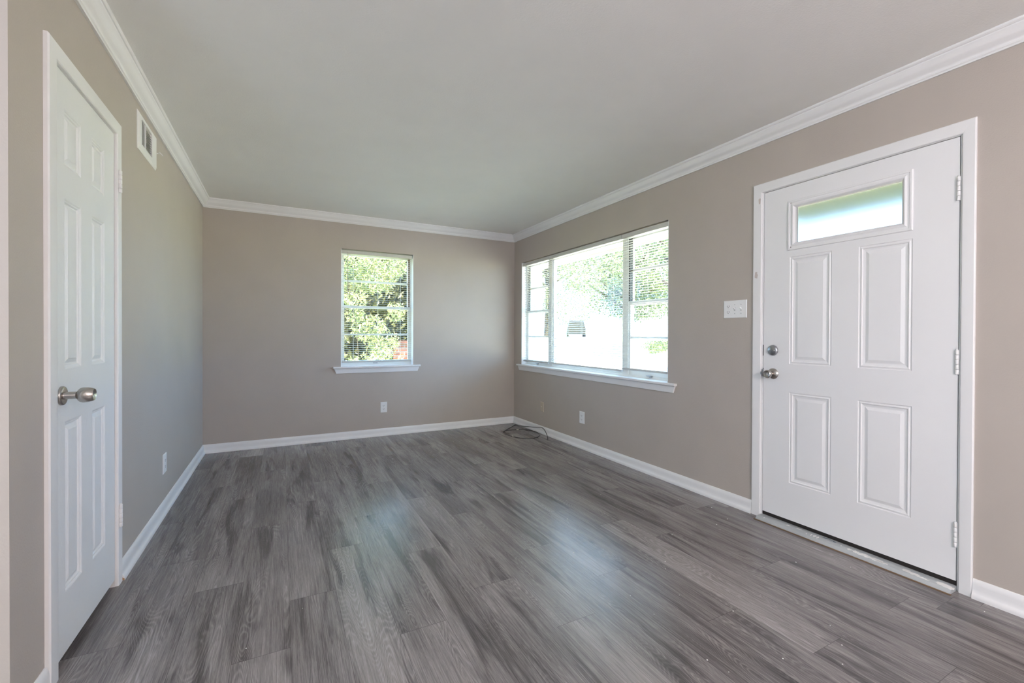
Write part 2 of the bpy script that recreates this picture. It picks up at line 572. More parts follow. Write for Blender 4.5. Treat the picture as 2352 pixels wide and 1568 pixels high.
fL = lambda d, t, z: (LX + d, t, z)
fB = lambda d, t, z: (t, -d, z)
fR = lambda d, t, z: (-d, t, z)
fH = lambda d, t, z: (t, CORNER - d, z)
TR = M['trim']
sweep('trim_1', CROWN, fL, 0, CORNER, -1, -1, TR, 'white crown moulding along the top of the left wall', 'moulding')
sweep('trim_2', CROWN, fB, LX, 0, 1, -1, TR, 'white crown moulding along the top of the back wall', 'moulding')
sweep('trim_3', CROWN, fR, 0, YO, -1, 0, TR, 'white crown moulding along the top of the right wall', 'moulding')
sweep('trim_4', CROWN, fH, LX, XO, 1, 0, TR, 'white crown moulding on the wall end at the left edge', 'moulding')
o = sweep('baseboard_left', BASE, fL, 0, DL['y1'] + 0.001, -1, 0, TR, 'white baseboard on the left wall between the corner and the narrow door', 'baseboard')
mb = MB(); mb.loops([[(LX + d * 0.93 + 0.0004, DL['y1'] + 0.0004, z * 0.45 + 0.001) for d, z in BASE], [(LX + d * 0.93 + 0.0004, DL['y1'] + 0.0012, z * 0.45 + 0.001) for d, z in BASE]], smooth=False)
e = mb.build('cut_end', M['tan'], o); e['label'] = 'raw tan cut end of the baseboard'
sweep('baseboard_near', BASE, fL, DL['y0'] - 0.001, CORNER, 0, -1, TR, 'short white baseboard left of the narrow door at the bottom left', 'baseboard')
sweep('baseboard_back', BASE, fB, LX, 0, 1, -1, TR, 'white baseboard along the back wall', 'baseboard')
sweep('baseboard_right', BASE, fR, 0, -DR['y0'] + 0.001, -1, 0, TR, 'white baseboard below the wide window as far as the entry door', 'baseboard')
sweep('baseboard_front', BASE, fR, -DR['y1'] - 0.001, YO, 0, 0, TR, 'white baseboard right of the entry door at the right edge', 'baseboard')
sweep('baseboard_hall', BASE, fH, LX, XO, 1, 0, TR, 'white baseboard under the wall end at the left edge', 'baseboard')


# ------------------------------------------------------------------ panelled slab
def panel_rings(mb, u0, u1, z0, z1, prof, y0=0.0):
    """nested rectangles: prof = (inset, depth) with depth positive into the door"""
    prev = None
    for ins, d in prof:
        ring = [(u0 + ins, y0 + d, z0 + ins), (u1 - ins, y0 + d, z0 + ins), (u1 - ins, y0 + d, z1 - ins), (u0 + ins, y0 + d, z1 - ins)]
        if prev:
            for i in range(4):
                j = (i + 1) % 4
                mb.face([prev[i], prev[j], ring[j], ring[i]])
        prev = ring
    return prev


def slab(mb, u0, u1, z0, z1, thick, rows, prof):
    """rows: list of (z0, z1, [(u0,u1),...], open?)"""
    z = z0
    for q0, q1, cols, hole in sorted(rows):
        mb.face([(u0, 0, z), (u1, 0, z), (u1, 0, q0), (u0, 0, q0)])
        u = u0
        for c0, c1 in cols:
            mb.face([(u, 0, q0), (c0, 0, q0), (c0, 0, q1), (u, 0, q1)])
            if hole:
                for a_, b_ in (((c0, q0), (c1, q0)), ((c1, q0), (c1, q1)), ((c1, q1), (c0, q1)), ((c0, q1), (c0, q0))):
                    mb.face([(a_[0], 0, a_[1]), (b_[0], 0, b_[1]), (b_[0], thick, b_[1]), (a_[0], thick, a_[1])])
            else:
                r = panel_rings(mb, c0, c1, q0, q1, prof)
                mb.face(r)
            u = c1
        mb.face([(u, 0, q0), (u1, 0, q0), (u1, 0, q1), (u, 0, q1)])
        z = q1
    mb.face([(u0, 0, z), (u1, 0, z), (u1, 0, z1), (u0, 0, z1)])
    for a_, b_ in (((u0, z0), (u1, z0)), ((u1, z0), (u1, z1)), ((u1, z1), (u0, z1)), ((u0, z1), (u0, z0))):
        mb.face([(a_[0], 0, a_[1]), (b_[0], 0, b_[1]), (b_[0], thick, b_[1]), (a_[0], thick, a_[1])])
    # back, with the hole left open
    hz = [r for r in rows if r[3]]
    if hz:
        q0, q1, cols, _ = hz[0]; c0, c1 = cols[0]
        for a_ in ((u0, z0, u1, q0), (u0, q1, u1, z1), (u0, q0, c0, q1), (c1, q0, u1, q1)):
            mb.face([(a_[0], thick, a_[1]), (a_[2], thick, a_[1]), (a_[2], thick, a_[3]), (a_[0], thick, a_[3])])
    else:
        mb.face([(u0, thick, z0), (u1, thick, z0), (u1, thick, z1), (u0, thick, z1)])


def casing(off, uo0, ui0, ui1, uo1, zi, zo, t, mat, parent, bottom=0.0):
    mb = MB(off)
    e = 0.004
    # profile across: outer edge at full thickness with small rounding, inner edge thinner
    def leg(a_out, a_in, zt_out, zt_in):
        s = 1 if a_in > a_out else -1
        prof = [(a_out, 0.0), (a_out, -t + e), (a_out + s * e, -t), (a_in - s * 0.010, -t * 0.96), (a_in - s * 0.003, -t * 0.86), (a_in, -t * 0.6), (a_in, 0.0)]
        r0 = [(u, y, bottom) for u, y in prof]
        def zt(u):
            k = (u - a_out) / (a_in - a_out)
            return zt_out + (zt_in - zt_out) * k
        r1 = [(u, y, zt(u)) for u, y in prof]
        mb.loops([r0, r1], smooth=True)
    leg(uo0, ui0, zo, zi)
    leg(uo1, ui1, zo, zi)
    prof = [(zo, 0.0), (zo, -t + e), (zo - e, -t), (zi + 0.010, -t * 0.96), (zi + 0.003, -t * 0.86), (zi, -t * 0.6), (zi, 0.0)]
    def ul(z, a_out, a_in):
        return a_out + (a_in - a_out) * (zo - z) / (zo - zi)
    r0 = [(ul(z, uo0, ui0), y, z) for z, y in prof]
    r1 = [(ul(z, uo1, ui1), y, z) for z, y in prof]
    mb.loops([r0, r1], smooth=True)
    return mb.build('casing', mat, parent, angle=25)


def jamb(off, u0, u1, zt, depth, th, mat, parent, stop_y, z0=0.0):
    mb = MB(off)
    mb.box((u0 - th, 0.0005, z0), (u0, depth, zt + th)); mb.box((u1, 0.0005, z0), (u1 + th, depth, zt + th))
    mb.box((u0, 0.0005, zt), (u1, depth, zt + th))
    mb.box((u0, stop_y, z0), (u0 + 0.014, stop_y + 0.014, zt)); mb.box((u1 - 0.014, stop_y, z0), (u1, stop_y + 0.014, zt))
    mb.box((u0, stop_y, zt - 0.014), (u1, stop_y + 0.014, zt))
    return mb.build('jamb', mat, parent)


def hinge(off, u, z0, z1, y, r, parent, mat, leaf=None):
    mb = MB(off)
    n = 5; h = (z1 - z0) / n
    for i in range(n):
        mb.lathe((u, y, z0 + i * h + 0.0006), (0, 0, 1), [(0, r * 0.9), (0.001, r), (h - 0.0022, r), (h - 0.0012, r * 0.9)], 14)
    mb.lathe((u, y, z1), (0, 0, 1), [(0, r * 0.7), (0.003, r * 0.75), (0.005, r * 0.3)], 12)
    if leaf:
        mb.box((u + leaf[0], -0.0015, z0), (u + leaf[1], 0.001, z1))
    return mb.build('hinge', mat, parent)


# ------------------------------------------------------------------ entry door (right wall), local: X = -y, front = -Y
uc = (DR['s0'] + DR['s1']) / 2
off = (uc, 0, 0)
door = empty('door_2', (0, -uc, 0), -PI / 2, 'white four panel entry door with a frosted glass strip near its top', 'door', 'structure')
mb = MB(off)
slab(mb, DR['s0'], DR['s1'], 0.043, DR['zs'], 0.044,
     [(0.267, 0.815, [(3.571, 3.800), (3.929, 4.157)], False), (0.986, 1.633, [(3.568, 3.798), (3.928, 4.155)], False),
      (1.700, 1.942, [(3.590, 4.138)], True)],
     [(0, 0), (0.003, 0.0035), (0.007, 0.0040), (0.011, 0.0010), (0.0145, 0.0010), (0.018, 0.0052), (0.027, 0.0072), (0.031, 0.0072), (0.046, 0.0018)])
slab_o = mb.build('slab', M['door'], door)
mb = MB(off)
U0, U1, Z0, Z1 = 3.556, 4.156, 1.672, 1.970
inner = panel_rings(mb, U0, U1, Z0, Z1, [(0, 0.0005), (0.001, -0.007), (0.004, -0.009), (0.012, -0.009), (0.0135, -0.006), (0.022, -0.0065), (0.030, -0.011), (0.034, -0.010),
                                         (0.0435, -0.001), (0.0435, 0.030)])
lf = mb.build('lite_frame', M['door'], door)
for (yy, zz) in [(3.5756, 1.9558), (3.766, 1.957), (3.956, 1.9567), (4.145, 1.9567), (4.1466, 1.8243), (4.147, 1.6887), (3.958, 1.6898), (3.768, 1.691), (3.575, 1.6897), (3.574, 1.8244)]:
    mb = MB(off)
    mb.lathe((yy, -0.0058, zz), (0, -1, 0), [(0, 0.0042), (0.0008, 0.0042), (0.0012, 0.003)], 12)
    mb.build('screw_plug', M['wand'] if (yy, zz) in ((3.5756, 1.9558), (3.575, 1.6897), (4.145, 1.9567)) else M['trim'], lf)
mb = MB(off)
mb.box((3.592, 0.018, 1.702), (4.136, 0.024, 1.940))
p_ = mb.build('pane', M['frosted'], door); p_['label'] = 'frosted glass strip'
casing(off, DR['y0'], 3.3965, 4.3315, DR['y1'], 2.0675, DR['zc'], 0.0135, M['trim'], door)
cas = [c for c in door.children if c.name.startswith('casing')][0]
jamb(off, DR['s0'] - 0.0035, DR['s1'] + 0.0035, DR['zs'] + 0.004, 0.15, 0.019, M['trim'], door, 0.046, 0.0)
for z0, z1 in ((1.772, 1.882), (0.984, 1.096), (0.198, 0.310)):
    hinge(off, 4.3195, z0, z1, -0.0045, 0.0068, door, M['trim'])
# threshold, sweep
mb = MB(off)
mb.extrude([(3.405, -0.072, 0.0), (3.405, -0.066, 0.008), (3.405, -0.054, 0.017), (3.405, -0.030, 0.0205), (3.405, 0.10, 0.0205), (3.405, 0.13, 0.0)], (4.324 - 3.405, 0, 0))
th = mb.build('threshold', M['threshold'], door); th['label'] = 'worn grey metal threshold with paint smears'
mb = MB(off); mb.box((3.405, 0.004, 0.0205), (4.324, 0.040, 0.0435))
mb.build('door_sweep', M['rubber'], door)
mb = MB(off); mb.box((3.400, -0.079, 0.0), (4.329, -0.071, 0.004))
mb.build('wood_strip', M['wood_edge'], door)
rng = random.Random(5)


def blob(mb, u, y, ru, ry, z, seed, n=16, tilt=0.0):
    r = random.Random(seed)
    pts = []
    for k in range(n):
        a_ = 2 * PI * k / n
        f = r.uniform(0.55, 1.15)
        pu, py_ = ru * f * math.cos(a_), ry * f * math.sin(a_)
        pts.append((u + pu, y + py_ + tilt * pu, z))
    def top(yy):
        for (ya, za), (yb, zb_) in (((-0.072, 0.0), (-0.066, 0.008)), ((-0.066, 0.008), (-0.054, 0.017)), ((-0.054, 0.017), (-0.030, 0.0205)), ((-0.030, 0.0205), (0.10, 0.0205))):
            if ya <= yy <= yb:
                return za + (zb_ - za) * (yy - ya) / (yb - ya)
        return 0.0205
    lo = [(p[0], max(-0.0715, p[1]), top(max(-0.0715, p[1])) - 0.0003) for p in pts]
    cen = (u, y, top(y) + 0.0007)
    hi = [(p[0], p[1], p[2] + 0.0010) for p in lo]
    mb.loops([lo, hi], caps=False, smooth=False)
    for k in range(n):
        mb.face([hi[k], hi[(k + 1) % n], cen])


mb = MB(off)
for i, (u, y, ru, ry) in enumerate([(3.447, -0.044, 0.002, 0.006), (3.588, -0.030, 0.010, 0.006), (3.645, -0.024, 0.013, 0.004), (3.70, -0.046, 0.003, 0.003), (3.722, -0.038, 0.003, 0.012),
                                    (3.740, -0.039, 0.006, 0.010), (3.757, -0.040, 0.004, 0.011), (3.872, -0.034, 0.003, 0.003), (3.915, -0.040, 0.010, 0.008), (3.945, -0.040, 0.016, 0.009),
                                    (3.985, -0.041, 0.030, 0.010), (4.03, -0.042, 0.030, 0.009), (4.06, -0.046, 0.022, 0.006), (4.155, -0.034, 0.014, 0.008), (4.175, -0.040, 0.030, 0.007), (4.215, -0.046, 0.022, 0.005),
                                    (4.29, -0.036, 0.028, 0.012), (4.315, -0.042, 0.012, 0.010)]):
    blob(mb, u, y, ru * 1.25, ry * 1.35, 0, i, 18)
mb.build('paint_smear', M['smear'], th)
mb = MB(off)
blob(mb, 3.785, -0.012, 0.018, 0.004, 0.0206, 3, 14, 0.3); blob(mb, 3.812, -0.012, 0.016, 0.002, 0.0206, 4, 14, -0.2); blob(mb, 3.832, -0.018, 0.008, 0.005, 0.0206, 6, 14)
b_ = mb.build('paint_smear', M['blue_smear'], th); b_['label'] = 'dark blue smear of paint'
# chips on the casing
for (u, z, ru, rz, sd) in ((3.383, 2.016, 0.008, 0.020, 1), (3.363, 1.546, 0.010, 0.024, 2)):
    r = random.Random(sd); mb = MB(off)
    pts = [(u + ru * r.uniform(0.6, 1.1) * math.copysign(abs(math.cos(2 * PI * k / 14)) ** 0.6, math.cos(2 * PI * k / 14)), -0.0138,
            z + rz * r.uniform(0.75, 1.1) * math.copysign(abs(math.sin(2 * PI * k / 14)) ** 0.6, math.sin(2 * PI * k / 14))) for k in range(14)]
    mb.extrude(pts, (0, 0.001, 0))
    c_ = mb.build('paint_chip', M['chip'], cas); c_['label'] = 'beige patch of chipped paint'
# strike plates in the gap
for z0, z1 in ((1.031, 1.099), (0.895, 0.952)):
    mb = MB(off); mb.box((3.4035, -0.0012, z0), (3.4078, 0.02, z1))
    mb.build('strike_plate', M['slot'], door)
# deadbolt
mb = MB(off)
mb.lathe((3.468, 0, 1.066), (0, -1, 0), [(0, 0.033), (0.004, 0.033), (0.009, 0.030), (0.012, 0.026), (0.0125, 0.0)], 36)
db = mb.build('deadbolt', M['steel'], door); db['label'] = 'round dull steel deadbolt'
mb = MB(off)
mb.box((3.455, -0.026, 1.0615), (3.489, -0.012, 1.0685)); mb.lathe((3.468, -0.012, 1.0655), (0, -1, 0), [(0, 0.009), (0.008, 0.008), (0.009, 0.0)], 18)
mb.build('thumb_turn', M['steel'], db, 0.002)
# knob
mb = MB(off)
mb.lathe((3.470, 0, 0.920), (0, -1, 0), [(0, 0.0335), (0.003, 0.0335), (0.007, 0.030), (0.010, 0.022), (0.013, 0.0145), (0.030, 0.0125), (0.036, 0.016)], 36)
kb = mb.build('door_knob', M['nickel'], door); kb['label'] = 'round brushed nickel knob with a turn button'
mb = MB(off)
mb.lathe((3.470, -0.034, 0.920), (0, -1, 0), [(0, 0.013), (0.004, 0.0195), (0.014, 0.0245), (0.024, 0.0255), (0.030, 0.0235), (0.033, 0.019), (0.031, 0.012), (0.030, 0.0)], 36)
g_ = mb.build('knob_grip', M['nickel'], kb)
mb = MB(off); mb.box((3.4675, -0.070, 0.912), (3.4725, -0.062, 0.928)); mb.build('turn_button', M['steel'], kb, 0.001)
mb = MB(off); mb.box((3.395, -0.012, 0.912), (3.4076, 0.004, 0.928)); mb.box((3.399, -0.006, 0.900), (3.4076, 0.002, 0.944)); mb.build('latch_plate', M['steel'], door, 0.001)

# ------------------------------------------------------------------ narrow door (left wall), local: X = +y
uc = (DL['s0'] + DL['s1']) / 2
off = (uc, 0, 0)
door1 = empty('door_1', (LX, uc, 0), PI / 2, 'white six panel narrow door with a nickel knob on the left wall', 'door', 'structure')
mb = MB(off)
cl, cr = (-3.056, -2.910), (-2.803, -2.659)
slab(mb, DL['s0'], DL['s1'], 0.034, DL['zs'], 0.035,
     [(0.245, 0.847, [cl, cr], False), (1.030, 1.631, [cl, cr], False), (1.742, 1.941, [cl, cr], False)],
     [(0, 0), (0.004, 0.0015), (0.008, 0.0045), (0.012, 0.0050), (0.016, 0.0095), (0.020, 0.0100), (0.036, 0.0030), (0.038, 0.0030)])
mb.build('slab', M['grain_door'], door1)
casing(off, DL['y0'], DL['s0'] - 0.004, DL['s1'] + 0.004, DL['y1'], 2.063, DL['zc'], 0.0145, M['trim'], door1)
jamb(off, DL['s0'] - 0.003, DL['s1'] + 0.003, DL['zs'] + 0.003, 0.119, 0.019, M['trim'], door1, 0.037)
for z0, z1 in ((1.799, 1.900), (0.268, 0.371)):
    hinge(off, -2.525, z0, z1, -0.0185, 0.0070, door1, M['trim'], None)
mb = MB(off)
mb.lathe((-3.086, 0, 0.940), (0, -1, 0), [(0, 0.033), (0.005, 0.033), (0.008, 0.031), (0.009, 0.028), (0.0085, 0.013), (0.010, 0.0125), (0.040, 0.0125), (0.041, 0.010)], 40)
kb = mb.build('door_knob', M['nickel'], door1); kb['label'] = 'brushed nickel tulip shaped knob'
mb = MB(off)
mb.lathe((-3.086, -0.041, 0.940), (0, -1, 0), [(0, 0.010), (0.001, 0.0145), (0.004, 0.0195), (0.009, 0.0245), (0.016, 0.0265), (0.030, 0.0260), (0.040, 0.0230), (0.046, 0.0200), (0.0455, 0.0185), (0.040, 0.006), (0.040, 0.0)], 40)
mb.build('knob_grip', M['nickel'], kb)
mb = MB(off); mb.box((DL['s0'] - 0.001, -0.003, 0.905), (DL['s0'] + 0.010, 0.02, 0.972)); mb.build('latch_plate', M['trim'], door1, 0.001)


# ------------------------------------------------------------------ windows
def win_parts(root, off, u0, u1, zs, zt, units, fy=0.075, horn=(0.08, 0.08), ap=(0.705, 0.0), track=None):
    d = T
    mb = MB(off)
    th = 0.005
    mb.box((u0, 0.0, zs), (u0 + th, d, zt)); mb.box((u1 - th, 0.0, zs), (u1, d, zt))
    mb.build('jamb_liner', M['trim'], root)
    mb = MB(off)
    z0 = zs - 0.0205
    mb.extrude([(u0 - horn[0], -0.036, z0 + 0.004), (u0 - horn[0], -0.032, z0), (u0 - horn[0], 0.0, z0), (u0 - horn[0], 0.0, zs), (u0 - horn[0], -0.032, zs), (u0 - horn[0], -0.036, zs - 0.004)], (u1 - u0 + horn[0] + horn[1], 0, 0))
    mb.box((u0, -0.0005, z0), (u1, d, zs))
    mb.build('sill', M['trim'], root, 0.002)
    mb = MB(off)
    a0, a1 = u0 - horn[0] + 0.010, u1 + horn[1] - 0.010
    top = [(a0, 0, z0), (a1, 0, z0), (a1, -0.017, z0), (a0, -0.017, z0)]
    bot = [(a0 + 0.022, 0, ap[0]), (a1 - 0.022, 0, ap[0]), (a1 - 0.022, -0.010, ap[0]), (a0 + 0.022, -0.010, ap[0])]
    mb.loops([bot, top], smooth=False)
    mb.build('apron', M['trim'], root, 0.001)
    # outer frame and mullions
    fr = MB(off)
    fr.box((u0 + th, fy, zs), (u0 + 0.024, d - 0.01, zt - th)); fr.box((u1 - 0.024, fy, zs), (u1 - th, d - 0.01, zt - th))
    fr.box((u0 + 0.024, fy, zt - 0.028), (u1 - 0.024, d - 0.01, zt - th)); fr.box((u0 + 0.024, fy, zs), (u1 - 0.024, d - 0.01, zs + 0.020))
    fr.build('frame', M['sash'], root)
    for a_, b_ in zip(units[:-1], units[1:]):
        mb = MB(off); mb.box((a_[1], fy - 0.003, zs + 0.02), (b_[0], d - 0.008, zt - 0.028)); mb.build('mullion', M['sash'], root)
    for (a_, b_, kind) in units:
        a2, b2 = a_ + 0.0005, b_ - 0.0005
        zb, zt2 = zs + 0.0205, zt - 0.0285
        if kind == 'fixed':
            mb = MB(off)
            for q in ((a2, zb, a2 + 0.022, zt2), (b2 - 0.022, zb, b2, zt2), (a2 + 0.022, zb, b2 - 0.022, zb + 0.024), (a2 + 0.022, zt2 - 0.022, b2 - 0.022, zt2)):
                mb.box((q[0], fy + 0.012, q[1]), (q[2], fy + 0.045, q[3]))
            s_ = mb.build('sash', M['sash'], root)
            mb = MB(off); mb.box((a2 + 0.020, fy + 0.026, zb + 0.022), (b2 - 0.020, fy + 0.030, zt2 - 0.02)); mb.build('pane', M['glass'], s_)
            continue
        zm = (zb + zt2) / 2 + 0.02
        st = 0.020
        for (q0, q1, yy, lower) in ((zb, zm + 0.014, fy + 0.004, True), (zm - 0.014, zt2, fy + 0.032, False)):
            mb = MB(off)
            rb = 0.036 if lower else 0.028
            rt = 0.028 if lower else 0.024
            for q in ((a2, q0, a2 + st, q1), (b2 - st, q0, b2, q1), (a2 + st, q0, b2 - st, q0 + rb), (a2 + st, q1 - rt, b2 - st, q1)):
                mb.box((q[0], yy, q[1]), (q[2], yy + 0.024, q[3]))
            s_ = mb.build('sash', M['sash'], root)
            zmid = (q0 + rb + q1 - rt) / 2
            mb = MB(off); mb.box((a2 + st, yy + 0.003, zmid - 0.010), (b2 - st, yy + 0.021, zmid + 0.010)); mb.build('muntin', M['sash'], s_)
            mb = MB(off); mb.box((a2 + st - 0.004, yy + 0.010, q0 + rb - 0.004), (b2 - st + 0.004, yy + 0.013, q1 - rt + 0.004)); mb.build('pane', M['glass'], s_)
        for (ta, tb) in (((a2, a2 + 0.016), (b2 - 0.016, b2)) if track is None else ((b2 - 0.018, b2),)):
            mb = MB(off); mb.box((ta, fy + 0.001, zm + 0.02), (tb, fy + 0.031, zt2)); mb.build('track', track or M['track'], root)


def blind(root, off, u0, u1, zb, zt, cords, wand=None, pitch=0.0218, y=0.030, tilt=4.0, droop=0.0):
    mb = MB(off)
    mb.extrude([(u0, 0.010, zt), (u0, 0.010, zt - 0.032), (u0, 0.013, zt - 0.035), (u0, 0.046, zt - 0.035), (u0, 0.049, zt - 0.032), (u0, 0.049, zt)], (u1 - u0, 0, 0))
    mb.build('headrail', M['slat'], root, 0.001)
    mb = MB(off)
    rr = 0.013
    pr = [(y - rr, zb + 0.004), (y - rr + 0.003, zb), (y + rr - 0.003, zb), (y + rr, zb + 0.004), (y + rr, zb + 0.014), (y, zb + 0.018), (y - rr, zb + 0.014)]
    mb.loops([[(u0 + 0.003, p, q + droop) for p, q in pr], [(u1 - 0.003, p, q) for p, q in pr]], smooth=False)
    mb.build('bottom_rail', M['slat'], root)
    mb = MB(off)
    n = int((zt - 0.042 - (zb + 0.022)) / pitch)
    ct, s_t = math.cos(math.radians(tilt)), math.sin(math.radians(tilt))
    half = 0.0125
    for i in range(n + 1):
        z = zb + 0.026 + i * (zt - 0.044 - zb - 0.026) / n
        jit = random.Random(i * 7 + int(u0 * 100)).uniform(-0.0008, 0.0008)
        up, dn = [], []
        for k in range(5):
            s = -1 + k / 2
            c = 0.0022 * (1 - s * s)
            yy, zz = s * half, c
            py_, pz = y + yy * ct - zz * s_t * 0, z + jit + zz + yy * s_t
            up.append((py_, pz)); dn.append((py_, pz - 0.0004))
        ring = up + dn[::-1]
        dr = droop * (1 - i / n)
        mb.loops([[(u0 + 0.004, p, q + dr) for p, q in ring], [(u1 - 0.004, p, q) for p, q in ring]], smooth=True)
    mb.build('slats', M['slat'], root, angle=60)
    for cu in cords:
        mb = MB(off)
        for yy in (y - half - 0.001, y + half + 0.001):
            mb.tube([(cu, yy, zb + 0.016), (cu, yy, zt - 0.034)], 0.0009, 5)
        mb.tube([(cu + 0.004, y, zb + 0.016), (cu + 0.004, y, zt - 0.034)], 0.0007, 5)
        mb.build('ladder_cord', M['cord'], root)
    if wand:
        mb = MB(off)
        mb.tube([(wand[0], 0.006, zt - 0.020), (wand[0], 0.004, zt - 0.045), (wand[0] + 0.001, 0.004, wand[1] + 0.03), (wand[0] + 0.001, 0.004, wand[1])], [0.002, 0.0032, 0.0032, 0.0042], 6)
        mb.build('tilt_wand', M['wand'], root)


# back window
uc = sum(WINB) / 2
off = (uc, 0, 0)
w1 = empty('window_1', (uc, 0, 0), 0, 'narrow white double hung window in the back wall', 'window', 'structure')
win_parts(w1, off, WINB[0], WINB[1], SILL_B, 2.093, [(WINB[0] + 0.024, WINB[1] - 0.024, 'hung')], ap=(0.727, 0), track=M['brown_track'])
mb = MB(off); mb.box((-1.79, 0.066, 0.826), (-1.74, 0.079, 0.836)); mb.build('sash_lift', M['steel'], w1, 0.002)
bl = empty('window_blind', (uc, 0, 0), 0, 'white mini blind hanging in the narrow back wall window', 'blind', None)
blind(bl, off, -2.134, -1.358, 0.838, 2.082, (-2.013, -1.748, -1.490), (-2.074, 1.528), 0.0232, droop=0.006)
# wide window, local X = -y
uc = sum(WINR) / 2
off = (uc, 0, 0)
w2 = empty('window_2', (0, -uc, 0), -PI / 2, 'wide white three part picture window in the right wall', 'window', 'structure')
win_parts(w2, off, WINR[0], WINR[1], SILL_R, HEAD, [(WINR[0] + 0.024, 0.735, 'hung'), (0.800, 2.015, 'fixed'), (2.085, WINR[1] - 0.024, 'hung')], horn=(0.078, 0.092), ap=(0.707, 0))
for u in (2.355, 0.48):
    mb = MB(off)
    mb.box((u - 0.030, 0.058, 0.806), (u + 0.024, 0.079, 0.812)); mb.box((u + 0.010, 0.050, 0.796), (u + 0.024, 0.079, 0.806))
    mb.build('sash_lift', M['steel'], w2, 0.002)
G = 'white mini blinds in the wide window'
specs = [('white mini blind over the narrow left part of the wide window, nearest the corner', 0.214, 0.812, 0.822, (0.30, 0.52, 0.73), (0.317, 1.507), -3.0),
         ('broad white mini blind over the middle of the wide window', 0.820, 2.057, 0.826, (0.938, 1.186, 1.430, 1.677, 1.916), (0.925, 1.360), 11.0),
         ('white mini blind over the right part of the wide window, next to the entry door', 2.064, 2.612, 0.846, (2.12, 2.36, 2.58), None, -3.0)]
for lab, a_, b_, zb, cords, wd, tl in specs:
    bl = empty('window_blind', (0, -(a_ + b_) / 2, 0), -PI / 2, lab, 'blind', None, G)
    blind(bl, ((a_ + b_) / 2, 0, 0), a_, b_, zb, 2.066, cords, wd, tilt=tl)


# ------------------------------------------------------------------ wall plates
def plate_mb(off, u, z, w, h, t=0.006):
    mb = MB(off)
    e = 0.004
    r0 = [(u - w / 2, -0.0005, z - h / 2), (u + w / 2, -0.0005, z - h / 2), (u + w / 2, -0.0005, z + h / 2), (u - w / 2, -0.0005, z + h / 2)]
    r1 = [(a_[0], -t + 0.003, a_[2]) for a_ in r0]
    r2 = [(u + (a_[0] - u) * (1 - 2 * e / w), -t, z + (a_[2] - z) * (1 - 2 * e / h)) for a_ in r0]
    mb.loops([r0, r1, r2], smooth=False)
    return mb


def receptacle(root, off, u, z, mat):
    n = 24
    mb = MB(off)
    pts = []
    for k in range(n):
        a_ = 2 * PI * k / n
        pts.append((u + 0.0170 * math.cos(a_), -0.0055, z + max(-0.0135, min(0.0135, 0.0170 * math.sin(a_)))))
    mb.extrude(pts, (0, -0.0022, 0))
    r_ = mb.build('receptacle', mat, root)
    mb = MB(off)
    mb.box((u - 0.0080, -0.0081, z - 0.002), (u - 0.0055, -0.0070, z + 0.0065))
    mb.box((u + 0.0050, -0.0081, z - 0.002), (u + 0.0075, -0.0070, z + 0.0060))
    mb.lathe((u - 0.0003, -0.0070, z - 0.0075), (0, -1, 0), [(0, 0.0024), (0.0011, 0.0024)], 12)
    mb.build('contact_slots', M['slot'], r_)
    return r_


def screw(root, off, u, z, mat):
    mb = MB(off); mb.lathe((u, -0.0055, z), (0, -1, 0), [(0, 0.0032), (0.001, 0.0030), (0.0015, 0.0015)], 12)
    mb.build('screw', mat, root)


def outlet(loc, rz, u, z, label, w=0.074, h=0.120):
    off = (u, 0, z)
    r_ = empty('wall_outlet', loc, rz, label, 'outlet', None, 'white duplex outlets low on the walls')
    plate_mb(off, u, z, w, h).build('plate', M['plastic'], r_)
    receptacle(r_, off, u, z + 0.0195, M['plastic']); receptacle(r_, off, u, z - 0.0195, M['plastic'])
    screw(r_, off, u, z, M['trim'])
    return r_


outlet((LX, -1.580, 0.3165), PI / 2, -1.580, 0.3165, 'white duplex outlet low on the left wall beyond the narrow door', 0.088, 0.125)
outlet((-1.6845, 0, 0.3245), 0, -1.6845, 0.3245, 'white duplex outlet low on the back wall under the narrow window')
outlet((0, -1.4945, 0.3160), -PI / 2, 1.4945, 0.3160, 'white duplex outlet low on the right wall under the wide window', 0.084, 0.122)
off = (0.714, 0, 0.312)
r_ = empty('jack_plate', (0, -0.714, 0.312), -PI / 2, 'beige cable jack plate low on the right wall near the corner', 'wall plate')
plate_mb(off, 0.714, 0.312, 0.070, 0.112).build('plate', M['beige_plastic'], r_)
mb = MB(off); mb.lathe((0.714, -0.0055, 0.312), (0, -1, 0), [(0, 0.0065), (0.003, 0.0065), (0.003, 0.0045), (0.010, 0.0045), (0.010, 0.001)], 14); mb.build('jack', M['connector'], r_)
for dz in (-0.042, 0.042):
    screw(r_, off, 0.714, 0.312 + dz, M['beige_plastic'])
# switch plate
u, z = 3.207, 1.336
off = (u, 0, z)
r_ = empty('switch_plate', (0, -u, z), -PI / 2, 'white wall plate with an outlet and two light switches beside the entry door', 'light switch')
plate_mb(off, u, z, 0.172, 0.119).build('plate', M['plastic'], r_)
receptacle(r_, off, u - 0.048, z + 0.0195, M['plastic']); receptacle(r_, off, u - 0.048, z - 0.0195, M['plastic'])
screw(r_, off, u - 0.048, z, M['trim'])
for du in (0.0, 0.046):
    for dz in (-0.030, 0.030):
        screw(r_, off, u + du, z + dz, M['steel'])
    mb = MB(off)
    mb.box((u + du - 0.0052, -0.0068, z - 0.0120), (u + du + 0.0052, -0.0050, z + 0.0120))
    s_ = mb.build('switch_slot', M['grey_vane'], r_)
    mb = MB(off)
    mb.extrude([(u + du - 0.0042, -0.005, z - 0.008), (u + du - 0.0042, -0.005, z + 0.008), (u + du - 0.0042, -0.017, z + 0.013), (u + du - 0.0042, -0.019, z + 0.006)], (0.0084, 0, 0))
    mb.build('toggle', M['plastic'], r_, 0.001)

